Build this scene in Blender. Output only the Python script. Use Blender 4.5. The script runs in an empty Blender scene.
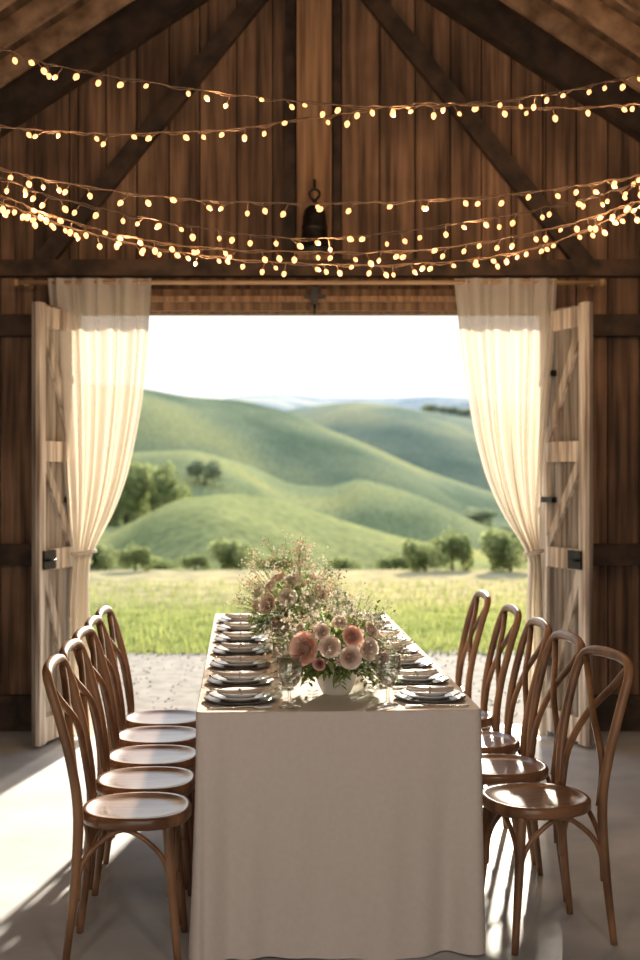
import bpy, math, random
import numpy as np
from mathutils import Vector, Matrix
random.seed(7)
R=random.Random(11)
scene=bpy.context.scene
try:
    scene.view_settings.view_transform='Standard'
    scene.view_settings.look='None'
except Exception as e: print(e)

# ---------------- helpers ----------------
class MB:
    def __init__(s): s.v=[];s.f=[];s.m=[];s.t=[];s.s=[]
    def add(s,vs,fs,mat=0,tone=1.0,smooth=False):
        o=len(s.v); s.v+= [tuple(p) for p in vs]
        for f in fs:
            s.f.append(tuple(i+o for i in f)); s.m.append(mat); s.t.append(tone); s.s.append(smooth)
    def box(s,a,b,mat=0,tone=1.0):
        x0,y0,z0=a;x1,y1,z1=b
        s.add([(x0,y0,z0),(x1,y0,z0),(x1,y1,z0),(x0,y1,z0),(x0,y0,z1),(x1,y0,z1),(x1,y1,z1),(x0,y1,z1)],
          [(0,3,2,1),(4,5,6,7),(0,1,5,4),(1,2,6,5),(2,3,7,6),(3,0,4,7)],mat,tone)
    def beam(s,p0,p1,w,h,up=(0,0,1),mat=0,tone=1.0):
        p0=Vector(p0);p1=Vector(p1);d=(p1-p0).normalized();up=Vector(up)
        sd=d.cross(up).normalized();u=sd.cross(d).normalized()
        vs=[]
        for p in (p0,p1):
            for a,b in((-1,-1),(1,-1),(1,1),(-1,1)): vs.append(p+sd*a*w/2+u*b*h/2)
        s.add(vs,[(0,1,2,3),(7,6,5,4),(0,4,5,1),(1,5,6,2),(2,6,7,3),(3,7,4,0)],mat,tone)
    def lathe(s,prof,seg=24,c=(0,0,0),mat=0,tone=1.0,smooth=True):
        vs=[];n=len(prof)
        for i in range(seg):
            a=2*math.pi*i/seg
            for r,z in prof: vs.append((c[0]+r*math.cos(a),c[1]+r*math.sin(a),c[2]+z))
        fs=[]
        for i in range(seg):
            j=(i+1)%seg
            for k in range(n-1): fs.append((i*n+k,j*n+k,j*n+k+1,i*n+k+1))
        s.add(vs,fs,mat,tone,smooth)
    def tube(s,pts,r,seg=8,mat=0,tone=1.0,res=5,flat=1.0,closed=False):
        P=catmull([Vector(p) for p in pts],res) if res>1 else [Vector(p) for p in pts]
        n=len(P)
        if isinstance(r,(int,float)): rr=[r]*n
        else: rr=list(np.interp(np.linspace(0,1,n),np.linspace(0,1,len(r)),r))
        vs=[];N=None
        for i in range(n):
            T=(P[min(i+1,n-1)]-P[max(i-1,0)]).normalized()
            if N is None:
                N=T.cross(Vector((0,0,1)))
                if N.length<.2: N=T.cross(Vector((0,1,0)))
                N.normalize()
            else:
                N=(N-T*N.dot(T)).normalized()
            B=T.cross(N)
            for k in range(seg):
                a=2*math.pi*k/seg
                vs.append(P[i]+N*math.cos(a)*rr[i]+B*math.sin(a)*rr[i]*flat)
        fs=[]
        for i in range(n-1):
            for k in range(seg):
                l=(k+1)%seg; fs.append((i*seg+k,i*seg+l,(i+1)*seg+l,(i+1)*seg+k))
        fs.append(tuple(range(seg))[::-1]); fs.append(tuple((n-1)*seg+k for k in range(seg)))
        s.add(vs,fs,mat,tone,True)
    def grid(s,fn,nu,nv,mat=0,tone=1.0,smooth=True):
        vs=[fn(i/nu,j/nv) for j in range(nv+1) for i in range(nu+1)]
        fs=[(j*(nu+1)+i,j*(nu+1)+i+1,(j+1)*(nu+1)+i+1,(j+1)*(nu+1)+i) for j in range(nv) for i in range(nu)]
        s.add(vs,fs,mat,tone,smooth)
    def mesh(s,name,mats):
        me=bpy.data.meshes.new(name); me.from_pydata(s.v,[],s.f)
        for m in mats: me.materials.append(m)
        me.polygons.foreach_set('material_index',s.m)
        me.polygons.foreach_set('use_smooth',s.s)
        at=me.attributes.new('tone','FLOAT','FACE'); at.data.foreach_set('value',s.t)
        me.update(); return me
    def obj(s,name,mats,**k): return place(name,s.mesh(name,mats),**k)
def place(name,me,loc=(0,0,0),rot=0,scale=(1,1,1),parent=None):
    o=bpy.data.objects.new(name,me); scene.collection.objects.link(o)
    o.location=loc;o.rotation_euler=(0,0,rot);o.scale=scale
    if parent: o.parent=parent
    return o
def catmull(P,res):
    out=[];n=len(P)
    for i in range(n-1):
        p0=P[i-1] if i>0 else P[0]*2-P[1]; p1=P[i];p2=P[i+1]; p3=P[i+2] if i+2<n else P[n-1]*2-P[n-2]
        for k in range(res):
            t=k/res
            out.append(.5*((2*p1)+(-p0+p2)*t+(2*p0-5*p1+4*p2-p3)*t*t+(-p0+3*p1-3*p2+p3)*t**3))
    out.append(P[-1]); return out

def mat_new(name):
    m=bpy.data.materials.new(name);m.use_nodes=True
    nt=m.node_tree; b=nt.nodes['Principled BSDF']; return m,nt,b
def L(nt,a,b): nt.links.new(a,b)
def noise_mat(name,c1,c2,scale=(5,5,5),rough=.6,bump=.2,detail=6,tone=False,p=(.35,.65),bdist=.01,spec=.5,coord='Object',metal=0,coat=0,mott=None):
    m,nt,b=mat_new(name)
    tc=nt.nodes.new('ShaderNodeTexCoord');mp=nt.nodes.new('ShaderNodeMapping');mp.inputs['Scale'].default_value=scale
    no=nt.nodes.new('ShaderNodeTexNoise');no.inputs['Scale'].default_value=1;no.inputs['Detail'].default_value=detail
    cr=nt.nodes.new('ShaderNodeValToRGB')
    cr.color_ramp.elements[0].position=p[0];cr.color_ramp.elements[1].position=p[1]
    cr.color_ramp.elements[0].color=(*c1,1);cr.color_ramp.elements[1].color=(*c2,1)
    L(nt,tc.outputs[coord],mp.inputs[0]);L(nt,mp.outputs[0],no.inputs['Vector']);L(nt,no.outputs['Fac'],cr.inputs[0])
    out=cr.outputs[0]
    if mott:   # large weathering blotches
        n3=nt.nodes.new('ShaderNodeTexNoise');n3.inputs['Scale'].default_value=mott;n3.inputs['Detail'].default_value=5
        L(nt,tc.outputs[coord],n3.inputs['Vector'])
        mr=nt.nodes.new('ShaderNodeMapRange');mr.inputs['From Min'].default_value=.35;mr.inputs['From Max'].default_value=.65
        mr.inputs['To Min'].default_value=.60;mr.inputs['To Max'].default_value=1.35;L(nt,n3.outputs['Fac'],mr.inputs['Value'])
        v3=nt.nodes.new('ShaderNodeVectorMath');v3.operation='SCALE';L(nt,out,v3.inputs[0]);L(nt,mr.outputs[0],v3.inputs['Scale']);out=v3.outputs[0]
    if tone:
        at=nt.nodes.new('ShaderNodeAttribute');at.attribute_name='tone'
        vm=nt.nodes.new('ShaderNodeVectorMath');vm.operation='SCALE'
        L(nt,out,vm.inputs[0]);L(nt,at.outputs['Fac'],vm.inputs['Scale']);out=vm.outputs[0]
    L(nt,out,b.inputs['Base Color'])
    b.inputs['Roughness'].default_value=rough;b.inputs['Specular IOR Level'].default_value=spec;b.inputs['Metallic'].default_value=metal
    b.inputs['Coat Weight'].default_value=coat
    if bump:
        bp=nt.nodes.new('ShaderNodeBump');bp.inputs['Strength'].default_value=bump;bp.inputs['Distance'].default_value=bdist
        L(nt,no.outputs['Fac'],bp.inputs['Height']);L(nt,bp.outputs[0],b.inputs['Normal'])
    return m
def translucent(m,fac,col=None,sheer=0):
    nt=m.node_tree;b=nt.nodes['Principled BSDF'];o=nt.nodes['Material Output']
    t=nt.nodes.new('ShaderNodeBsdfTranslucent');mx=nt.nodes.new('ShaderNodeMixShader');mx.inputs[0].default_value=fac
    if col: t.inputs[0].default_value=(*col,1)
    else:
        src=b.inputs['Base Color'].links
        if src: L(nt,src[0].from_socket,t.inputs[0])
    L(nt,b.outputs[0],mx.inputs[1]);L(nt,t.outputs[0],mx.inputs[2])
    out=mx.outputs[0]
    if sheer:
        tr=nt.nodes.new('ShaderNodeBsdfTransparent');m2=nt.nodes.new('ShaderNodeMixShader');m2.inputs[0].default_value=sheer
        L(nt,out,m2.inputs[1]);L(nt,tr.outputs[0],m2.inputs[2]);out=m2.outputs[0]
    L(nt,out,o.inputs[0]);return m

M={}
M['wall']=noise_mat('barn_wall_wood',(.060,.032,.018),(.30,.175,.10),(26,26,1.3),.8,.6,tone=True,p=(.32,.68),mott=1.6)
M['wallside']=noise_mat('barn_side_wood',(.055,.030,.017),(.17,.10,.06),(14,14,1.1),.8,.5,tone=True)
M['beam']=noise_mat('barn_beam_wood',(.024,.015,.009),(.090,.052,.031),(9,9,9),.75,.4,tone=True)
M['post']=noise_mat('barn_post_wood',(.18,.095,.046),(.44,.26,.14),(30,30,1.2),.75,.4,tone=True)
M['roof']=noise_mat('roof_sheathing_wood',(.06,.036,.02),(.20,.125,.075),(12,1.2,12),.8,.4,tone=True)
M['rafter']=noise_mat('rafter_wood',(.12,.07,.04),(.34,.22,.13),(8,8,8),.75,.4,tone=True)
M['door']=noise_mat('whitewashed_wood',(.24,.18,.13),(.66,.58,.49),(26,26,1.6),.8,.5,tone=True,p=(.36,.6))
M['chair']=noise_mat('bentwood_brown',(.12,.055,.025),(.35,.18,.085),(10,10,4),.40,.05,coat=.1)
M['seat']=noise_mat('seat_wood',(.12,.054,.026),(.30,.15,.074),(3,26,6),.28,.05,coat=.3)
M['linen']=noise_mat('table_linen',(.70,.63,.57),(.73,.66,.60),(60,60,60),.9,.05,bdist=.0005,spec=.15)
M['concrete']=noise_mat('concrete_floor',(.40,.43,.47),(.60,.63,.66),(2.4,2.4,2.4),.6,.2,detail=12,bdist=.004)
M['rod']=noise_mat('rod_wood',(.35,.22,.11),(.55,.37,.2),(3,20,20),.5,.1)
M['iron']=noise_mat('black_iron',(.012,.012,.012),(.04,.036,.03),(20,20,20),.4,.1,metal=.7)
M['wire']=noise_mat('wire_brown',(.14,.085,.05),(.26,.17,.10),(30,30,30),.6,0)
M['ceramic']=noise_mat('cream_ceramic',(.70,.65,.58),(.82,.77,.70),(8,8,8),.35,.05)
M['plate']=noise_mat('white_porcelain',(.76,.75,.73),(.84,.83,.81),(4,4,4),.15,0)
M['charger']=noise_mat('dark_charger',(.10,.075,.06),(.20,.16,.13),(20,20,20),.3,.05)
M['napkin']=noise_mat('napkin_cloth',(.50,.44,.40),(.62,.55,.50),(60,60,60),.9,.2)
M['steel']=noise_mat('cutlery_steel',(.55,.52,.48),(.65,.62,.58),(9,9,9),.2,0,metal=1)
M['leaf']=translucent(noise_mat('foliage_green',(.10,.16,.045),(.27,.37,.11),(30,30,30),.55,0,tone=True),.5)
M['leaf2']=translucent(noise_mat('foliage_sage',(.24,.31,.14),(.45,.52,.28),(30,30,30),.6,0,tone=True),.5)
M['pink']=translucent(noise_mat('petal_pink',(.92,.55,.44),(.97,.72,.60),(30,30,30),.6,0,tone=True),.3)
M['blush']=translucent(noise_mat('petal_blush',(.94,.77,.66),(.98,.88,.78),(30,30,30),.6,0,tone=True),.3)
M['white']=translucent(noise_mat('petal_white',(.90,.87,.78),(.95,.93,.86),(30,30,30),.6,0,tone=True),.5)
M['mauve']=translucent(noise_mat('petal_mauve',(.66,.36,.33),(.80,.50,.45),(30,30,30),.6,0,tone=True),.3)
M['bush']=translucent(noise_mat('bush_leaves',(.19,.24,.09),(.38,.42,.19),(2,2,2),.7,0,tone=True),.5)
M['bushfar']=translucent(noise_mat('hazed_tree_leaves',(.22,.27,.17),(.34,.39,.25),(2,2,2),.8,0,tone=True),.5)  # aerial haze mixed into the leaf colour of far trees
M['curtain']=translucent(noise_mat('sheer_curtain',(.84,.79,.73),(.90,.85,.79),(90,90,90),.9,.1,bdist=.001,spec=.1),.45,(.68,.60,.49),.10)
m,nt,b=mat_new('clear_glass');o=nt.nodes['Material Output'];nt.nodes.remove(b)
lw=nt.nodes.new('ShaderNodeLayerWeight');lw.inputs[0].default_value=.45
tr=nt.nodes.new('ShaderNodeBsdfTransparent');tr.inputs[0].default_value=(.92,.93,.92,1)
gg=nt.nodes.new('ShaderNodeBsdfGlossy');gg.inputs['Roughness'].default_value=.12;gg.inputs[0].default_value=(1,1,1,1)
ma=nt.nodes.new('ShaderNodeMath');ma.operation='MULTIPLY_ADD';ma.inputs[1].default_value=.75;ma.inputs[2].default_value=.08;L(nt,lw.outputs['Facing'],ma.inputs[0])
mx=nt.nodes.new('ShaderNodeMixShader');L(nt,ma.outputs[0],mx.inputs[0]);L(nt,tr.outputs[0],mx.inputs[1]);L(nt,gg.outputs[0],mx.inputs[2]);L(nt,mx.outputs[0],o.inputs[0]);M['glass']=m
m,nt,b=mat_new('warm_bulb');b.inputs['Base Color'].default_value=(1,.6,.3,1);b.inputs['Emission Color'].default_value=(1,.40,.15,1);b.inputs['Emission Strength'].default_value=2.6;M['bulb']=m

# ---------------- room shell ----------------
WY=7.6; OX0,OX1=-1.38,1.27; OH=2.38; HX=3.2; BK=-3.0
RA=4.85
def roofz(x): return RA-.66*abs(x+.02)
mb=MB(); mb.box((-HX,BK,-.12),(HX,WY+.15,0)); mb.obj('floor',[M['concrete']])
mb=MB()
def board(x0,x1,z0,y0,y1,tone):
    za,zb=roofz(x0),roofz(x1)
    mb.add([(x0,y0,z0),(x1,y0,z0),(x1,y1,z0),(x0,y1,z0),(x0,y0,za),(x1,y0,zb),(x1,y1,zb),(x0,y1,za)],
      [(0,3,2,1),(4,5,6,7),(0,1,5,4),(1,2,6,5),(2,3,7,6),(3,0,4,7)],0,tone)
x=-HX
edges=[-HX]
while x<HX-.01:
    x+=.19+R.uniform(-.02,.03)
    edges.append(min(x,HX))
cuts=sorted(set(edges+[OX0,OX1,-.02]))
for a,b_ in zip(cuts[:-1],cuts[1:]):
    mid=(a+b_)/2; z0=OH if OX0<mid<OX1 else 0
    board(a+.004,b_-.004,z0,WY+R.uniform(0,.012),WY+.05,R.uniform(.6,1.25))
for a,b_,z0 in ((-HX,OX0,0),(OX0,-.02,OH),(-.02,OX1,OH),(OX1,HX,0)): board(a,b_,z0,WY+.05,WY+.10,.4)
mb.obj('wall_far',[M['wall']])
for nm,sx in (('wall_left',-1),('wall_right',1)):
    mb=MB(); y=BK
    while y<WY:
        y2=min(y+.2,WY); mb.box((sx*HX-.03,y+.003,0),(sx*HX+.03,y2-.003,2.73),0,R.uniform(.6,1.2)); y=y2
    mb.box((sx*(HX+.03)-.02,BK,0),(sx*(HX+.03)+.02,WY,2.73),0,.4)
    mb.obj(nm,[M['wallside']])
mb=MB(); x=-HX
while x<HX-.01:
    x2=min(x+.2,HX); z0=0 if abs((x+x2)/2)>2.4 else 3.1
    mb.add([(x,BK-.05,z0),(x2,BK-.05,z0),(x2,BK,z0),(x,BK,z0),(x,BK-.05,roofz(x)),(x2,BK-.05,roofz(x2)),(x2,BK,roofz(x2)),(x,BK,roofz(x))],
      [(0,3,2,1),(4,5,6,7),(0,1,5,4),(1,2,6,5),(2,3,7,6),(3,0,4,7)],0,R.uniform(.6,1.2)); x=x2
mb.obj('wall_near',[M['wallside']])
# roof
mb=MB()
for sx in(-1,1):
    n=19
    for i in range(n):
        t0,t1=i/n,(i+1)/n
        xa=-.02+sx*(HX+.25)*t0; xb=-.02+sx*(HX+.25)*t1
        for (y0,y1) in ((BK-.3,.5),(.5,3.9),(3.9,WY+.4)):
            g=.004
            za,zb=roofz(xa),roofz(xb)
            v=[(xa,y0,za),(xb-sx*g,y0,zb),(xb-sx*g,y1,zb),(xa,y1,za)]
            mb.add(v+[(p[0],p[1],p[2]+.03) for p in v],[(0,3,2,1),(4,5,6,7),(0,1,5,4),(1,2,6,5),(2,3,7,6),(3,0,4,7)],0,R.uniform(.6,1.3))
    v=[(-.02,BK-.3,RA+.035),(-.02+sx*(HX+.3),BK-.3,roofz(HX+.3)+.035),(-.02+sx*(HX+.3),WY+.4,roofz(HX+.3)+.035),(-.02,WY+.4,RA+.035)]
    mb.add(v,[(0,1,2,3)],0,.4)
mb.obj('ceiling',[M['roof']])
mb=MB()
for y in np.arange(BK+.2,7.3,.42):
    for sx in(-1,1):
        mb.beam((-.02,y,RA-.07),(sx*3.15,y,roofz(sx*3.15)-.07),.05,.11,mat=0,tone=R.uniform(.8,1.3))
for xx in (2.6,):
    for sx in(-1,1):
        mb.beam((sx*xx,BK,roofz(sx*xx)-.18),(sx*xx,7.4,roofz(sx*xx)-.18),.09,.10,tone=R.uniform(.5,.8))
mb.obj('ceiling_rafters',[M['rafter']])
# wall frame timbers
mb=MB()
for sx in(-1,1):
    mb.beam((-.02,7.52,RA-.15),(sx*3.15,7.52,roofz(sx*3.15)-.15),.14,.24,tone=.6)
mb.beam((-1.60,7.55,2.62),(-.22,7.55,4.32),.07,.10,tone=.9)
mb.beam((1.52,7.55,2.62),(.16,7.55,4.32),.07,.10,tone=.9)
mb.obj('trim_1',[M['beam']])
mb=MB(); mb.box((-.13,7.47,2.66),(.065,7.59,4.6),0,.95); mb.obj('trim_2',[M['post']])
mb=MB(); mb.box((-.20,7.54,2.66),(-.14,7.60,4.6),0,.8);mb.box((.075,7.54,2.66),(.115,7.60,4.6),0,.8)
mb.box((-HX+.03,7.50,2.575),(HX-.03,7.60,2.665),0,1.2)
for z in (1.0,):
    mb.box((-HX+.03,7.53,z-.06),(OX0-.1,7.60,z+.06),0,1);mb.box((OX1+.1,7.53,z-.06),(HX-.03,7.60,z+.06),0,1)
mb.box((-HX+.03,7.53,2.24),(OX0-.1,7.60,2.36),0,1);mb.box((OX1+.1,7.53,2.24),(HX-.03,7.60,2.36),0,1)
mb.obj('trim_3',[M['beam']])
mb=MB(); mb.box((-HX+.03,7.55,0),(OX0-.06,7.6,.2),0,1);mb.box((OX1+.06,7.55,0),(HX-.03,7.6,.2),0,1); mb.obj('baseboard_far',[M['beam']])
mb=MB()
mb.box((OX0-.06,7.52,OH),(OX1+.06,7.60,2.50),0,.66)
mb.box((OX0-.05,7.47,OH+.045),(OX1+.05,7.52,OH+.075),0,1.0)
mb.box((OX0-.06,7.53,0),(OX0,7.72,OH),0,.7);mb.box((OX1,7.53,0),(OX1+.06,7.72,OH),0,.7)
mb.box((OX0-.06,7.60,OH-.01),(OX1+.06,7.70,OH+.05),0,.8)
mb.obj('trim_4',[M['post']])
mb=MB(); mb.box((-.05,7.44,2.40),(-.01,7.47,2.50),0);mb.box((-.09,7.45,2.44),(.03,7.47,2.46),0)
mb.tube([(-.03,7.43,2.40),(-.03,7.42,2.37),(-.03,7.43,2.35)],.008,6)
mb.obj('door_latch_bracket',[M['iron']])

# ---------------- doors ----------------
def door(name,hx,hy,fx,fy,side):
    W=math.hypot(fx-hx,fy-hy);H=2.37
    mb=MB(); n=4
    for i in range(n): mb.box((i*W/n+.003,-.012,.02),((i+1)*W/n-.003,.012,H),0,R.uniform(.40,.68))
    s=side
    def bt(x0,z0,x1,z1,t=1.15):
        ya,yb=(.012,.036) if s>0 else (-.036,-.012)
        mb.box((x0,ya,z0),(x1,yb,z1),0,t)
    bt(0,.02,.07,H);bt(W-.07,.02,W,H)
    for z in (.10,1.00,1.58,2.30): bt(.07,z-.055 if z>.1 else .03,W-.07,z+.055 if z>.1 else .16,1.3)
    yy=.024*s
    def dg(a,b_): mb.beam((a[0],yy,a[1]),(b_[0],yy,b_[1]),.022,.055,up=(0,0,1),tone=.95)
    dg((W-.07,2.24),(.07,1.64));dg((W-.07,1.52),(.07,1.06));dg((W-.07,.94),(.07,.17))
    mb.box((W-.16,.036 if s>0 else -.05,.95),(W-.03,.05 if s>0 else -.036,1.05),1)
    mb.tube([(W-.05,.05*s,1.0),(W-.04,.075*s,1.0),(W-.10,.08*s,1.0),(W-.13,.05*s,1.0)],.007,6,mat=1)
    for z in(.4,1.3,2.0): mb.box((-.01,.012 if s>0 else -.042,z),(.14,.042 if s>0 else -.012,z+.03),1)
    mb.obj(name,[M['door'],M['iron']],loc=(hx,hy,0),rot=math.atan2(fy-hy,fx-hx))
door('door_1',-1.385,7.50,-1.515,7.05,1)
door('door_2',1.27,7.50,1.435,7.05,-1)

# ---------------- curtains & rod ----------------
RY=7.36
mb=MB(); mb.tube([(-1.67,RY,2.515),(0,RY,2.515),(1.55,RY,2.515)],.012,10,res=3)
for x,sg in((-1.67,-1),(1.55,1)): mb.lathe([(0,-.022),(.015,-.015),(.019,0),(.015,.015),(0,.022)],10,(x+sg*.01,RY,2.515))
for x in(-1.62,1.5): mb.box((x-.01,RY-.005,2.495),(x+.01,7.5,2.505))
mb.obj('curtain_rod',[M['rod']])
def curtain(name,tab,seed,flip):
    zs=[1.48-(t[0]-470)/182.6 for t in tab][::-1]
    Ls=[(t[1]-320)/182.6 for t in tab][::-1];Rs=[(t[2]-320)/182.6 for t in tab][::-1]
    rr=random.Random(seed);ph=[rr.uniform(0,6) for _ in range(4)]
    Z=np.linspace(min(zs),max(zs),200)
    from numpy import interp
    k=np.ones(13)/13
    def sm(a): p=np.pad(a,6,mode='edge'); return np.convolve(p,k,'valid')
    LL=sm(interp(Z,zs,Ls));RR=sm(interp(Z,zs,Rs))
    top=max(zs);mb=MB()
    def fn(u,v):
        z=top-(top-min(zs))*v
        a=interp(z,Z,LL);c=interp(z,Z,RR);w=c-a
        sq=min(1,max(0,1-w/.56))
        x=a+w*u+ .012*math.sin(u*31+ph[0]+v*2)*(1-sq)
        amp=.018+.022*math.sin(v*math.pi)
        y=RY+amp*math.sin(u*2*math.pi*8+ph[1]+1.2*math.sin(v*3+ph[2])+.8*math.sin(u*7))+.014*math.sin(u*2*math.pi*3.3+ph[3]+v*2)
        if v<.02: y=RY+ (y-RY)*.7
        return (x,y-.01,z)
    mb.grid(fn,120,90,0)
    zt=1.48-(553-470)/182.6
    a=interp(zt,Z,LL);c=interp(zt,Z,RR);cx=(a+c)/2;rx=(c-a)/2+.010
    ring=[(cx+rx*math.cos(t),RY-.01+.05*math.sin(t),zt+.01*math.cos(t)) for t in np.linspace(0,2*math.pi,17)]
    mb.tube(ring,.011,6,res=1,mat=0)
    o=mb.obj(name,[M['curtain']]); return o
curtain('curtain',[(277,44,150),(350,50,146),(400,55,141),(440,59,134),(480,63,125),(515,67,112),(540,70,98),(553,73,91),(566,72,88),(600,69,88),(650,68,90),(738,66,92)],1,1)
curtain('curtain',[(277,456,561),(350,463,557),(400,470,552),(440,477,548),(480,488,545),(515,504,542),(540,521,541),(553,530,542),(566,531,543),(600,528,544),(650,527,546),(738,526,548)],2,-1)

# ---------------- table ----------------
TA=math.atan2(.16,2.76)
TO=Vector((.06,4.04,0)); TL=2.77; TW=.865; TZ=.75
def T(u,v,z=0):
    c,s=math.cos(TA),math.sin(TA); return Vector((TO.x+u*c-v*s,TO.y+u*s+v*c,z))
mb=MB(); hw=TW/2-.015
mb.box((-hw,.015,TZ-.04),(hw,TL-.015,TZ-.004),0,1)
mb.box((-hw+.05,.07,TZ-.13),(hw-.05,TL-.07,TZ-.04),0,1)
for sx in(-1,1):
    for v in(.1,TL/2,TL-.1): mb.box((sx*(hw-.09)-.03,v-.03,0),(sx*(hw-.09)+.03,v+.03,TZ-.04),0,1)
mb.obj('dining_table',[M['post']],loc=TO,rot=TA)
def perim():
    r=.022;pts=[]
    x0,x1,y0,y1=-TW/2,TW/2,0,TL
    def line(a,b_,nrm,k):
        for i in range(k): t=i/k; pts.append((a[0]+(b_[0]-a[0])*t,a[1]+(b_[1]-a[1])*t,nrm[0],nrm[1]))
    def arc(cx,cy,a0,k):
        for i in range(k):
            a=a0+math.pi/2*i/k; pts.append((cx+r*math.cos(a),cy+r*math.sin(a),math.cos(a),math.sin(a)))
    line((x0+r,y0),(x1-r,y0),(0,-1),90);arc(x1-r,y0+r,-math.pi/2,8)
    line((x1,y0+r),(x1,y1-r),(1,0),150);arc(x1-r,y1-r,0,8)
    line((x1-r,y1),(x0+r,y1),(0,1),50);arc(x0+r,y1-r,math.pi/2,8)
    line((x0,y1-r),(x0,y0+r),(-1,0),150);arc(x0+r,y0+r,math.pi,8)
    return pts
PP=perim();n=len(PP)
S=[0]
for i in range(1,n): S.append(S[-1]+math.hypot(PP[i][0]-PP[i-1][0],PP[i][1]-PP[i-1][1]))
mb=MB();vs=[];rows=28
for j in range(rows+1):
    d=j/rows
    for i,(x,y,nx,ny) in enumerate(PP):
        s=S[i]
        dc=min(math.hypot(x-cx,y-cy) for cx in(-TW/2,TW/2) for cy in(0,TL))
        corner=math.exp(-(dc/.05)**2)
        fold=.013*math.sin(s*13+.7+.6*d)+.010*math.sin(s*23+1.9-d)+.005*math.sin(s*47+d*2)
        off=(.003+(.008+fold)*d**1.1+corner*.004*d-.022*math.exp(-((dc-.10)/.035)**2)*d**.8+.007*math.exp(-((dc-.17)/.03)**2)*d)
        if j==0: off=0;z=TZ
        elif j==1: off=.003; z=TZ-.006
        else: z=TZ-.006-(TZ-.010-.003*math.sin(s*9))*(j-1)/(rows-1)
        vs.append((x+nx*off,y+ny*off,z))
fs=[]
for j in range(rows):
    for i in range(n):
        k=(i+1)%n; fs.append((j*n+i,(j+1)*n+i,(j+1)*n+k,j*n+k))
fs.append(tuple(range(n)))
mb.add(vs,fs,0,1,True); mb.s[-1]=False
mb.obj('tablecloth',[M['linen']],loc=TO,rot=TA)

# ---------------- chair ----------------
mb=MB();SH=.44;KX=.86
def sell(r1,r2,a,e=2.4):
    c,s=math.cos(a),math.sin(a); k=(abs(c)**e+abs(s)**e)**(-1/e); return r1*k*c,r2*k*s
N=40;vs=[];prof=[(.0,-.006),(.6,-.005),(.84,-.002),(.90,.004),(.97,.005),(1.0,-.003),(1.0,-.024),(.96,-.032),(.5,-.030),(.0,-.030)]
for rr,z in prof:
    for i in range(N):
        x,y=sell(.168,.172,2*math.pi*i/N); vs.append((x*max(rr,.001)+.004,y*max(rr,.001)*(1+.04*x/.16),SH+z))
fs=[(j*N+i,j*N+(i+1)%N,(j+1)*N+(i+1)%N,(j+1)*N+i) for j in range(len(prof)-1) for i in range(N)]
mb.add(vs,fs,1,1,True)
def K(pts): return [(a*KX,b_*KX,c) for a,b_,c in pts]
hoop=[(-.225,-.175,0),(-.195,-.172,.22),(-.180,-.170,.44),(-.200,-.188,.60),(-.245,-.198,.76),(-.274,-.192,.838),(-.290,-.145,.878),(-.296,0,.888)]
hoop=hoop+[(a,-b_,c) for a,b_,c in hoop[:-1][::-1]]
mb.tube(K(hoop),[.011,.014,.016,.015,.015,.015,.016,.018,.016,.015,.015,.015,.016,.014,.011],10,res=6)
for s in(-1,1):
    mb.tube(K([(-.178,-.150*s,.43),(-.198,-.135*s,.56),(-.222-.008*s,-.04*s,.69),(-.262,.09*s,.79),(-.286,.16*s,.855)]),.0115,8,res=6)
for s in(-1,1):
    mb.tube(K([(.125,.145*s,.43),(.14,.155*s,.25),(.165,.172*s,0)]),[.017,.015,.011],10,res=6)
fr=[(.14*KX,.152*KX),(.14*KX,-.152*KX)];bk=[(-.19*KX,.168*KX),(-.19*KX,-.168*KX)]
def arch(a,b_,zl=.20,zt=.405):
    ax,ay=a;bx,by=b_
    P=lambda t,z:(ax+(bx-ax)*t,ay+(by-ay)*t,z)
    mb.tube([P(.02,zl),P(.05,zl+.09),P(.2,zt-.05),P(.5,zt),P(.8,zt-.05),P(.95,zl+.09),P(.98,zl)],.008,8,res=5)
arch(fr[0],fr[1]);arch(bk[0],bk[1]);arch(fr[0],bk[0]);arch(fr[1],bk[1])
chair=mb.mesh('dining_chair',[M['chair'],M['seat']])
left=[(-.57,4.12,2),(-.590,4.49,0),(-.615,4.86,-1),(-.64,5.23,1),(-.66,5.60,0)]
right=[(.69,4.25,196),(.635,4.70,188),(.602,5.14,184),(.568,5.66,183),(.525,6.32,183)]
for x,y,a in left+right: place('dining_chair',chair,(x,y,0),math.radians(a))

# ---------------- table ware ----------------
CZ=TZ+.0008
mb=MB();mb.lathe([(0,0),(.085,0),(.113,.008),(.115,.011),(.085,.005),(0,.005)],36);chg=mb.mesh('charger_plate',[M['charger']])
mb=MB();mb.lathe([(0,0),(.06,0),(.065,.004),(.096,.014),(.098,.017),(.066,.008),(0,.007)],36)
mb.lathe([(0,.0085),(.045,.0085),(.05,.012),(.072,.022),(.074,.025),(.05,.016),(0,.014)],36);plt=mb.mesh('dinner_plate',[M['plate']])
mb=MB()
def nap(u,v):
    x=(u-.5)*.07;y=(v-.5)*.15
    return (x*(1-.3*math.exp(-((v-.5)/.15)**2)),y,.004+.006*math.sin(u*math.pi)+.003*math.sin(u*13)+.006*(2*v-1)**2)
mb.grid(nap,14,14)
mb.tube([(-.024,0,.003),(0,0,.014),(.024,0,.003)],.004,6,res=4)
npk=mb.mesh('folded_napkin',[M['napkin']])
mb=MB()
mb.tube([(0,-.10,.003),(0,-.05,.004),(0,.03,.007),(0,.045,.005)],[.005,.004,.0025,.004],6,flat=.6)
mb.box((-.011,.042,.004),(.011,.055,.0065))
for k in range(4): mb.box((-.011+k*.0063,.055,.004),(-.0078+k*.0063,.095,.006))
frk=mb.mesh('fork',[M['steel']])
mb=MB()
mb.tube([(0,-.11,.004),(0,-.05,.005),(0,0,.004)],[.006,.006,.004],6,flat=.7)
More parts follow.
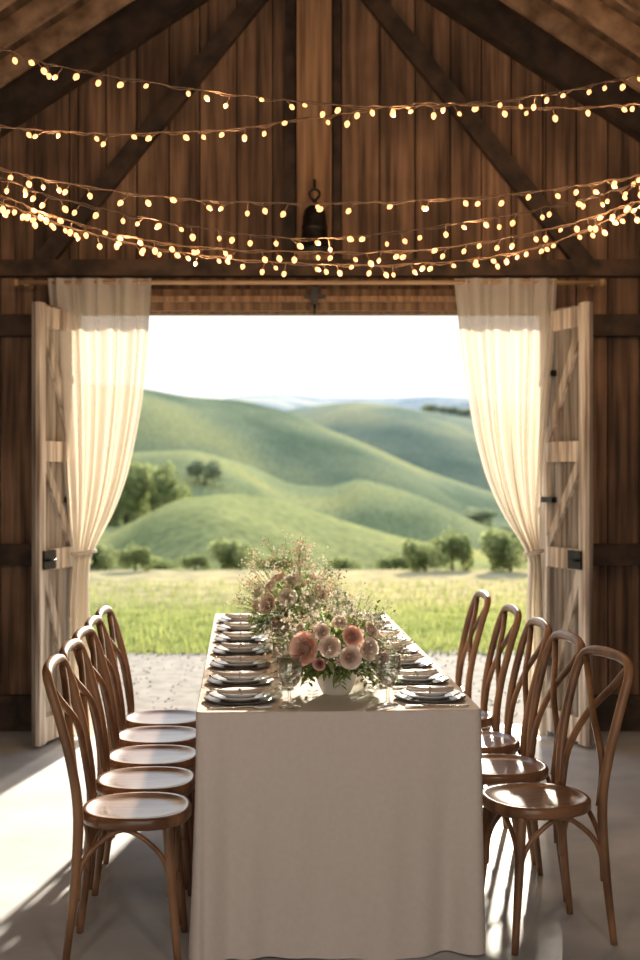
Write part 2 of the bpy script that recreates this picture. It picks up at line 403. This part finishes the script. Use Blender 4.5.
mb.add([(-.004,0,.002),(.008,0,.002),(.008,.08,.002),(0,.105,.002),(-.004,.1,.002),(-.004,0,.004),(.008,0,.003),(.008,.08,.003),(0,.105,.003),(-.004,.1,.004)],
 [(4,3,2,1,0),(5,6,7,8,9),(0,1,6,5),(1,2,7,6),(2,3,8,7),(3,4,9,8),(4,0,5,9)])
knf=mb.mesh('table_knife',[M['steel']])
mb=MB();mb.lathe([(0,0),(.034,0),(.034,.002),(.012,.006),(.0060,.012),(.0052,.035),(.006,.052),(.009,.058),(.022,.066),(.034,.085),(.040,.115),(.039,.156),(.0370,.156),(.038,.115),(.0320,.087),(.020,.069),(0,.063)],28)
gls=mb.mesh('wine_glass',[M['glass']])
for side in(-1,1):
    for i,v in enumerate((.19,.54,.92,1.29,1.66,2.03,2.38)):
        u=side*.302; rot=TA+(math.pi/2 if side>0 else -math.pi/2)
        p=T(u,v,CZ); place('charger_plate',chg,p); place('dinner_plate',plt,(p.x,p.y,p.z+.006))
        place('folded_napkin',npk,(p.x,p.y,p.z+.0225),rot+R.uniform(-.3,.3))
        if i<6:
            q=T(u,v-.140,CZ);place('fork',frk,q,rot)
            q=T(u,v+.140,CZ);place('table_knife',knf,q,rot)
GL=[(-.150,.07),(.157,.10),(-.155,.41),(-.145,.52),(.158,.42),(.150,.54),(-.15,.66),(-.145,.80),(.150,.74),(-.145,1.04),(-.15,1.16),(.155,.95),(.155,1.14),(.16,1.30),(-.15,1.78),(-.15,1.92),(.15,1.78),(-.14,2.12),(.15,2.1),(-.15,2.26),(-.12,2.5),(-.04,2.55),(.05,2.45),(.14,2.42),(-.05,2.2),(-.03,1.9)]
for i,(u,v) in enumerate(GL):
    place('wine_glass',gls,T(u,v,CZ),R.random()*3)

# ---------------- flowers ----------------
def rot_to(d):
    return Vector((0,0,1)).rotation_difference(Vector(d).normalized()).to_matrix()
def rose(mb,c,d,r,mat,rr):
    Rm=rot_to(d);c=Vector(c)
    layers=7
    for layer in range(layers):
        f=(layer+1)/layers; n_=3 if layer<2 else 5
        for k in range(n_):
            a0=2*math.pi*k/n_+layer*.9+rr.uniform(-.2,.2); aw=math.pi/n_*1.35
            tone=rr.uniform(.9,1.05)*(.78+.25*f)
            wob=rr.uniform(-.06,.06)
            def fn(u,v,a0=a0,aw=aw,f=f,wob=wob):
                t=(u-.5)*2
                a=a0+t*aw*(.35+.65*math.sin(min(1,v*1.3)*math.pi/2))
                edge=v*(1-.22*t*t)
                lip=max(0,edge-.7)/.3
                rad=r*(f*(.30+.62*math.sin(edge*1.75))+.16*f*f*lip+.02*abs(t)+wob*f*v)
                h=r*(-.35+edge*(1.02-.38*f)-.16*f*lip*lip)
                return c+Rm@Vector((rad*math.cos(a),rad*math.sin(a),h))
            mb.grid(fn,5,5,mat,tone)
def leaf(mb,p,d,l,w,mat,tone,droop=.3):
    p=Vector(p);d=Vector(d).normalized();s=d.cross(Vector((0,0,1)))
    if s.length<.1: s=Vector((1,0,0))
    s.normalize();up=s.cross(d)
    vs=[]
    for t,ww in((0,.1),(.3,.9),(.65,.8),(1,.02)):
        q=p+d*l*t+Vector((0,0,-droop*l*t*t))
        vs+=[q-s*w*ww*.5+up*w*.15*ww,q,q+s*w*ww*.5+up*w*.15*ww]
    mb.add(vs,[(a+b_,a+b_+1,a+b_+4,a+b_+3) for a in(0,3,6) for b_ in(0,1)],mat,tone,False)
def puff(mb,c,r,mat,tone):
    c=Vector(c);vs=[c+Vector(q)*r for q in((1,0,0),(-1,0,0),(0,1,0),(0,-1,0),(0,0,1),(0,0,-1))]
    mb.add(vs,[(0,2,4),(2,1,4),(1,3,4),(3,0,4),(2,0,5),(1,2,5),(3,1,5),(0,3,5)],mat,tone,False)
def bouquet(name,seed,loc,roses,spread=.2,top=.36,nsp=120,warm=0):
    rr=random.Random(seed);mb=MB()
    mb.lathe([(0,0),(.040,0),(.046,.006),(.060,.035),(.071,.07),(.076,.083),(.078,.087),(.071,.087),(.064,.07),(.04,.02),(0,.015)],32,mat=0)
    base=Vector((0,0,.075))
    def dome(k=1):
        a=rr.uniform(0,2*math.pi);e=math.asin(rr.uniform(-.12,.98));return Vector((math.cos(a)*math.cos(e),math.sin(a)*math.cos(e),math.sin(e)))
    for i in range(700):
        d=dome();k=rr.uniform(.35,1.0)
        p=base+Vector((d.x*spread*k*.85,d.y*spread*k*.85,.015+d.z*top*.50*k))
        q=d+Vector((rr.uniform(-.6,.6),rr.uniform(-.6,.6),rr.uniform(-.2,.6)))
        leaf(mb,p,q,rr.uniform(.03,.065),rr.uniform(.010,.022),1 if rr.random()<.7 else 2,rr.uniform(.7,1.35),rr.uniform(.1,.6))
    for i in range(44):
        a=rr.uniform(0,2*math.pi);L_=rr.uniform(.13,.20)
        P=[base+Vector((math.cos(a)*.05,math.sin(a)*.05,.02)),base+Vector((math.cos(a)*.11,math.sin(a)*.11,.035)),base+Vector((math.cos(a)*L_*1.1,math.sin(a)*L_*1.1,rr.uniform(-.03,.05)))]
        mb.tube(P,.0012,4,mat=1,res=4)
        C=catmull(P,5)
        for j in range(2,len(C)):
            for sg in(-1,1): leaf(mb,C[j],(-math.sin(a)*sg+math.cos(a),math.cos(a)*sg+math.sin(a),rr.uniform(-.3,.2)),.030,.013,1 if i%3 else 2,rr.uniform(.8,1.4),.3)
    for i in range(nsp):
        d=dome();d.z=abs(d.z)*.9+.22;d.normalize()
        k=rr.uniform(.78,1.15)
        tip=base+Vector((d.x*spread*1.15*k,d.y*spread*1.15*k,d.z*(top-.07)*k))
        mid=base.lerp(tip,.55)+Vector((rr.uniform(-.015,.015),rr.uniform(-.015,.015),.015))
        mb.tube([base,mid,tip],.0009,3,mat=2,res=2)
        typ=rr.random();mt=5 if typ<.58 else (4 if typ<.70+warm else (2 if typ<.94 else 3))
        for j in range(rr.randint(6,12)):
            o=Vector((rr.gauss(0,.016),rr.gauss(0,.016),rr.gauss(-.006,.019)))
            puff(mb,tip+o,rr.uniform(.0026,.0056),mt,rr.uniform(.9,1.1))
            if j%3==0: mb.tube([mid.lerp(tip,.6),tip+o],.0006,3,mat=2,res=1)
    for i in range(30):
        d=dome();k=rr.uniform(.86,1.0)
        c=base+Vector((d.x*spread*.92*k,d.y*spread*.92*k,.03+abs(d.z)*top*.60*k));mt=rr.choice([5,5,4,4,3])
        Rm=rot_to(d);r=rr.uniform(.012,.02)
        for q in range(6):
            a=q*math.pi/3;b0=[Vector((0,0,0)),Vector((math.cos(a-.4)*r*.7,math.sin(a-.4)*r*.7,.004)),Vector((math.cos(a)*r,math.sin(a)*r,.002)),Vector((math.cos(a+.4)*r*.7,math.sin(a+.4)*r*.7,.004))]
            mb.add([c+Rm@v for v in b0],[(0,1,2,3)],mt,rr.uniform(.85,1.1))
        puff(mb,c+Rm@Vector((0,0,.004)),.004,6,.9)
    for (x,y,z,r,mt) in roses:
        rose(mb,(x,y,z),(x*1.1,y,(z-.13)*.9),r,mt,rr)
    mb.obj(name,[M['ceramic'],M['leaf'],M['leaf2'],M['pink'],M['blush'],M['white'],M['mauve']],loc=loc)
near=[(-.100,-.165,.170,.050,3),(-.022,-.180,.178,.034,4),(.042,-.185,.145,.036,4),(.100,-.155,.168,.036,4),(.048,-.165,.208,.032,3),(-.045,-.155,.222,.026,4),
 (.11,-.09,.22,.028,4),(-.12,-.05,.21,.030,4),(.01,-.12,.245,.024,4),(.13,.05,.18,.036,4),(-.12,.08,.18,.04,3),(0,.14,.18,.04,4),(.05,.08,.22,.03,3),(-.055,-.19,.125,.020,6),(.15,-.10,.13,.022,3)]
p=T(.01,.30,CZ);bouquet('flower_arrangement',3,p,near,.185,.330,105)
far=[(-.10,-.13,.19,.042,4),(-.02,-.16,.22,.038,5),(.06,-.15,.21,.036,5),(.11,-.09,.23,.036,4),(0,-.10,.28,.036,5),(-.06,-.07,.29,.032,4),(.08,-.02,.29,.032,5),(-.14,-.05,.23,.036,5),(-.09,-.10,.26,.03,5),(0,.12,.24,.04,4),(.13,.08,.22,.036,4),(-.15,-.04,.17,.034,4)]
p=T(-.085,1.47,CZ);bouquet('flower_arrangement',8,p,far,.205,.435,150,.14)

# ---------------- string lights ----------------
def PW(px,py,Y): return Vector(((px-320)/1333*Y,Y,1.48-(py-470)/1333*Y))
strands=[([(-30,42),(60,66),(190,88),(320,103),(440,105),(550,93),(640,74),(680,64)],5.55,21,2.3),
 ([(-30,120),(60,131),(150,133),(240,128),(330,115),(430,103),(540,108),(640,104),(680,100)],5.75,17,2.5),
 ([(-30,160),(60,182),(190,199),(310,203),(440,199),(560,188),(640,175),(680,167)],5.65,20,2.7),
 ([(-30,168),(60,198),(190,226),(310,238),(440,226),(560,204),(640,183),(680,172)],5.5,25,2.68),
 ([(-30,185),(60,218),(170,244),(310,252),(440,248),(560,226),(640,200),(680,185)],5.7,29,2.72),
 ([(-30,193),(60,224),(170,250),(305,264),(440,262),(540,246),(640,206),(680,188)],5.85,34,2.75)]
mb=MB();lamps=[]
for pts,Y,nb,xr in strands:
    W=[PW(a,b_,Y+ .0006*(a-320)) for a,b_ in pts]
    W=[Vector((-xr,W[0].y,roofz(xr)-.008))]+W+[Vector((xr,W[-1].y,roofz(xr)-.008))]
    C=catmull(W,14)
    C=[p+Vector((0,R.uniform(-.005,.005),R.uniform(-.005,.003))) for p in C]
    mb.tube(C,.0030,5,res=1,mat=0)
    C2=[p+Vector((0,.006*math.sin(i*1.3),.006*math.cos(i*1.3)-.004)) for i,p in enumerate(C)]
    mb.tube(C2,.0024,4,res=1,mat=0)
    C=C[12:-12]
    nn=nb*2-2
    for i in range(nn):
        t=(i+.5+R.uniform(-.35,.35))/nn*(len(C)-1);k=int(min(t,len(C)-2));q=C[k].lerp(C[k+1],t-k)
        a=R.uniform(-1.2,1.2);dr=Vector((math.sin(a)*.8,R.uniform(-.4,.4),-abs(math.cos(a)))).normalized()
        ln=R.uniform(.010,.042)
        e=q+dr*ln; mb.tube([q,e],.0025,4,res=1,mat=0)
        Rm=rot_to(dr);bs=R.uniform(.60,.90)
        sub=MB();sub.lathe([(0,0),(.006,.001),(.0125,.009),(.0135,.017),(.010,.027),(.004,.033),(0,.034)],8)
        mb.add([e+Rm@(Vector(v)*bs) for v in sub.v],sub.f,1,1,True)
        if i%8==4: lamps.append(e+dr*.05)
sl=mb.obj('string_lights',[M['wire'],M['bulb']])
for q in lamps:
    ld=bpy.data.lights.new('bulb_glow','POINT');ld.energy=1.8;ld.color=(1,.62,.33);ld.shadow_soft_size=.008
    lo=bpy.data.objects.new('bulb_glow',ld);scene.collection.objects.link(lo);lo.location=q;lo.parent=sl

mb=MB()
mb.lathe([(0,.245),(.012,.243),(.014,.225),(.03,.215),(.048,.195),(.056,.16),(.060,.10),(.066,.05),(.082,.015),(.088,0),(.082,.0),(.06,.05),(.05,.12),(.04,.18),(0,.2)],28)
mb.lathe([(.058,.10),(.063,.105),(.063,.115),(.057,.12)],28)
mb.tube([(0,0,.24),(.022,0,.265),(.022,0,.285),(0,0,.30),(-.022,0,.285),(-.022,0,.265),(0,0,.24)],.007,6,res=4)
mb.tube([(0,0,.295),(0,0,.32),(0,.0,.345)],.005,6,res=2)
mb.tube([(0,-.01,.34),(0,.04,.345),(0,.155,.345)],.008,6,res=3)
mb.obj('hanging_bell',[M['iron']],loc=(-.03,7.29,2.68),scale=(1.15,1.15,1.12))

mb=MB();mb.lathe([(.15,0),(.12,.07),(.05,.13),(.02,.15),(.018,.19),(0,.19)],24);mb.tube([(0,0,.19),(0,0,1.0),(0,0,1.38)],.004,5,res=2)  # unseen lamps added behind the camera as warm interior fill
mb.lathe([(0,.02),(.03,.035),(.035,.06),(.02,.09),(0,.1)],14,mat=1)
fill_pend=mb.mesh('added_fill_pendant',[M['iron'],M['bulb']])
for x,y in((-1.1,.2),(1.1,.2),(0,-1.4)):
    o=place('added_fill_pendant',fill_pend,(x,y,3.45 if abs(x)<.5 else 2.74))
    ld=bpy.data.lights.new('added_fill_light','POINT');ld.energy=54;ld.color=(1,.78,.58);ld.shadow_soft_size=.09  # added fill light, no such source in view
    lo=bpy.data.objects.new('added_fill_light',ld);scene.collection.objects.link(lo);lo.location=(0,0,-.06);lo.parent=o

# ---------------- outdoors ----------------
F=1333.
ridges=[(55,.009,[(-200,540),(60,527),(120,528),(180,500),(230,493),(280,500),(340,520),(400,538),(460,550),(560,560),(900,565)]),
 (105,.006,[(-300,450),(60,462),(130,452),(200,452),(250,465),(290,485),(330,487),(360,478),(400,490),(460,516),(520,540),(900,560)]),
 (170,.0045,[(-400,380),(60,385),(150,392),(190,397),(240,400),(290,412),(330,432),(380,452),(430,472),(500,495),(560,510),(1000,500)]),
 (270,.0028,[(-400,420),(250,418),(300,408),(350,405),(420,412),(470,416),(560,420),(1000,400)]),
 (620,.0012,[(-600,405),(200,410),(250,398),(280,394),(330,397),(400,400),(470,401),(560,405),(1200,400)])]
tabs=[]
for D,c,pts in ridges:
    xs=np.array([(a-320)*D/F for a,_ in pts]);zs=np.array([1.48-(b_-470)*D/F for _,b_ in pts])
    X=np.linspace(xs[0],xs[-1],800);Z=np.interp(X,xs,zs)
    w=int(800*(26*D/F)/(xs[-1]-xs[0]))|1
    k=np.hanning(w+2);k/=k.sum();Zp=np.pad(Z,len(k)//2,mode='edge');Z=np.convolve(Zp,k,'valid')[:800]
    tabs.append((D,c,X,Z))
def tz(x,y):
    t=min(1,max(0,(y-19)/28));base=-4.8*(t*t*(3-2*t))
    vals=[base]
    for D,c,X,Z in tabs:
        gul=.009*D*math.sin(x/D*38+D+y/D*7)*min(1,abs(y-D)/(D*.2)) if y<D else 0
        vals.append(float(np.interp(x,X,Z))-c*(y-D)**2+gul+ .35*math.sin(x*.09+D)*math.sin(y*.07+D)*(abs(y-D)/D))
    m_=max(vals);k=2.2 if y>30 else 6
    return m_+math.log(sum(math.exp((v-m_)*k) for v in vals))/k if y>24 else base
mb=MB();vs=[];NA=190;rad=np.concatenate([np.linspace(10.9,24,14)[:-1],np.exp(np.linspace(math.log(24),math.log(900),170))])
for r in rad:
    for i in range(NA+1):
        a=math.radians(-48+96*i/NA);x=math.tan(a)*r
        vs.append((x,r,tz(x,r)+ (0 if r>24 else -.02)))
fs=[(j*(NA+1)+i,j*(NA+1)+i+1,(j+1)*(NA+1)+i+1,(j+1)*(NA+1)+i) for j in range(len(rad)-1) for i in range(NA)]
mb.add(vs,fs,0,1,True)
m,nt,b=mat_new('rolling_grassland')
tc=nt.nodes.new('ShaderNodeTexCoord');sp=nt.nodes.new('ShaderNodeSeparateXYZ');L(nt,tc.outputs['Object'],sp.inputs[0])
def ramp(stops,inp):
    cr=nt.nodes.new('ShaderNodeValToRGB');e=cr.color_ramp.elements
    e[0].position=stops[0][0];e[0].color=(*stops[0][1],1);e[1].position=stops[-1][0];e[1].color=(*stops[-1][1],1)
    for s_ in stops[1:-1]:
        q=e.new(s_[0]);q.color=(*s_[1],1)
    L(nt,inp,cr.inputs[0]);return cr.outputs[0]
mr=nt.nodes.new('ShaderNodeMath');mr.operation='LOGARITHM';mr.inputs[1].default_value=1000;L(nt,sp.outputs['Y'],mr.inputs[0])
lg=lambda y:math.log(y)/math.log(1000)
col=ramp([(lg(10),(.28,.31,.10)),(lg(14),(.31,.33,.11)),(lg(15.5),(.44,.38,.21)),(lg(20),(.44,.38,.24)),(lg(25),(.26,.28,.12)),(lg(60),(.29,.31,.15)),(lg(120),(.22,.26,.16)),(lg(200),(.22,.26,.19)),(lg(290),(.31,.35,.30)),(lg(600),(.42,.48,.56))],mr.outputs[0])  # aerial haze painted into base colour, paler and bluer with distance
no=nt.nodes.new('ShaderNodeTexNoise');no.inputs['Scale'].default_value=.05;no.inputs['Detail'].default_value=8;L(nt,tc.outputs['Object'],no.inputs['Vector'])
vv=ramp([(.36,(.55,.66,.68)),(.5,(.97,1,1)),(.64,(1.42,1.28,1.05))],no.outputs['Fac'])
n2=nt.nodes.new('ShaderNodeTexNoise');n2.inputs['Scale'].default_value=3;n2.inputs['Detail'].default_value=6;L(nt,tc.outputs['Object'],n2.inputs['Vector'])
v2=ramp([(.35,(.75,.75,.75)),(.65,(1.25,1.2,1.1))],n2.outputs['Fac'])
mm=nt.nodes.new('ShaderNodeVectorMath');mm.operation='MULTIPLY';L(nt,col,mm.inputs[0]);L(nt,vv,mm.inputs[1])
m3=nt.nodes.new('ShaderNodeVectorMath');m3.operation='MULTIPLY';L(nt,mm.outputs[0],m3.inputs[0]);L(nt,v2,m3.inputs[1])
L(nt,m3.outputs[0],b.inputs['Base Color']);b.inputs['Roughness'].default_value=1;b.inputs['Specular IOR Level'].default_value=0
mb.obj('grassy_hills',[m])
gm=noise_mat('gravel',(.14,.125,.11),(.26,.235,.205),(9,9,9),.95,.4,detail=10,bdist=.008)
mb=MB()
def gr(u,v):
    x=-12+24*u; y=WY+.15+(10.95-WY-.15)*v+(.18*math.sin(x*2.1)+.1*math.sin(x*5.3) if v>.99 else 0); return (x,y,-.012)
mb.grid(gr,120,6,0)
for i in range(1500):
    x=R.uniform(-3.5,3.5);y=R.uniform(7.85,10.8);r=R.uniform(.004,.011);puff(mb,(x,y,-.012),r,0,1)
mb.obj('gravel_yard',[gm])
gb=translucent(noise_mat('grass_blades',(.22,.27,.08),(.40,.42,.15),(1,1,1),.7,0,tone=True),.4)
mb=MB()
for i in range(15000):
    y=10.8+(R.random()**1.6)*7;x=R.uniform(-.42,.42)*y;h=R.uniform(.04,.10);a=R.uniform(0,3.14);w=.008
    z=-.02;mb.add([(x-w*math.cos(a),y-w*math.sin(a),z),(x+w*math.cos(a),y+w*math.sin(a),z),(x+R.uniform(-.03,.03),y+R.uniform(-.03,.03),z+h)],[(0,1,2)],0,R.uniform(.7,1.3))
mb.obj('grass_tufts',[gb])
def blob(seed,tall,mt):
    rr=random.Random(seed);mb=MB();cl=[]
    for i in range(9): cl.append((Vector((rr.uniform(-.55,.55),rr.uniform(-.4,.4),rr.uniform(.25,.75 if not tall else 1.0))),rr.uniform(.28,.45)))
    for c,r in cl:
        for i in range(330):
            d=Vector((rr.gauss(0,1),rr.gauss(0,1),rr.gauss(0,1))).normalized();p=c+d*r*rr.uniform(.55,1.05)
            if p.z<.0: p.z=rr.uniform(0,.1)
            q=rot_to((rr.gauss(0,1),rr.gauss(0,1),rr.gauss(0,1)+.5));s_=rr.uniform(.025,.055)
            mb.add([p+q@Vector(v) for v in((-s_,-s_*.5,0),(s_,-s_*.5,0),(s_,s_*.5,0),(-s_,s_*.5,0))],[(0,1,2,3)],0,rr.uniform(.6,1.3))
    mb.tube([(0,0,-.3),(0.02,0,.3),(0,0,.7)],[.06,.05,.02],6,mat=0,tone=.3)
    return mb.mesh('tree' if tall else 'bush',[M[mt]])
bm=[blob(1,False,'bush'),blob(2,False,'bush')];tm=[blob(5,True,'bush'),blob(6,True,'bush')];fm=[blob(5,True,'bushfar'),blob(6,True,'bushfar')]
def put(kind,px,D,wpx,hpx,j=0):
    x=(px-320)*D/F;w=wpx*D/F/2/.85;h=hpx*D/F/1.1
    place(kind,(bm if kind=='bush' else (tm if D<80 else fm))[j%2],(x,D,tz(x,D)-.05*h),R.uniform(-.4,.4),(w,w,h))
for i,(px,D,w,h) in enumerate([(105,21,55,28),(135,20,36,30),(165,25,40,26),(195,20.5,30,18),(240,22,60,34),(275,24,40,24),(425,20,50,34),(452,20.5,44,46),(510,20,60,46),(60,20,60,46),(560,20,70,50),(395,23,40,20),(350,24,40,20),(10,21,70,40),(630,22,80,50),(120,30,60,38),(470,28,60,36),(215,27,50,26),(255,30,60,26)]):
    put('bush',px,D,w,h,i)
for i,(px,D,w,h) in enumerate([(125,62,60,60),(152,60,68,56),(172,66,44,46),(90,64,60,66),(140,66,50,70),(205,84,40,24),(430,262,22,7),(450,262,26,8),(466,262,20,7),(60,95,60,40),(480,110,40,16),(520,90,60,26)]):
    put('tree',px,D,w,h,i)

# ---------------- world, sun, camera ----------------
w=bpy.data.worlds.new('sky');scene.world=w;w.use_nodes=True;nt=w.node_tree
bg=nt.nodes['Background'];tc=nt.nodes.new('ShaderNodeTexCoord');sp=nt.nodes.new('ShaderNodeSeparateXYZ');cr=nt.nodes.new('ShaderNodeValToRGB')
L(nt,tc.outputs['Generated'],sp.inputs[0]);L(nt,sp.outputs['Z'],cr.inputs[0]);L(nt,cr.outputs[0],bg.inputs[0])
e=cr.color_ramp.elements;e[0].position=0;e[0].color=(1,.98,.94,1);e[1].position=.9;e[1].color=(.42,.55,.75,1)
q=e.new(.12);q.color=(1,.98,.95,1);q=e.new(.35);q.color=(.72,.80,.90,1)
bg.inputs[1].default_value=1.55
sd=bpy.data.lights.new('sun','SUN');sd.energy=13.5;sd.color=(1,.89,.71);sd.angle=.03
so=bpy.data.objects.new('sun',sd);scene.collection.objects.link(so)
el,az=math.radians(19),math.radians(9)
d=Vector((-math.sin(az)*math.cos(el),-math.cos(az)*math.cos(el),-math.sin(el)))
so.rotation_euler=d.to_track_quat('-Z','Y').to_euler();so.location=(4,20,9)
cd=bpy.data.cameras.new('camera');co=bpy.data.objects.new('camera',cd);scene.collection.objects.link(co)
co.location=(0,0,1.48);co.rotation_euler=(math.pi/2,0,0);cd.lens=50;cd.sensor_width=36;cd.shift_y=-10/960
cd.dof.use_dof=True;cd.dof.focus_distance=4.5;cd.dof.aperture_fstop=2.7;cd.clip_end=2000
scene.camera=co
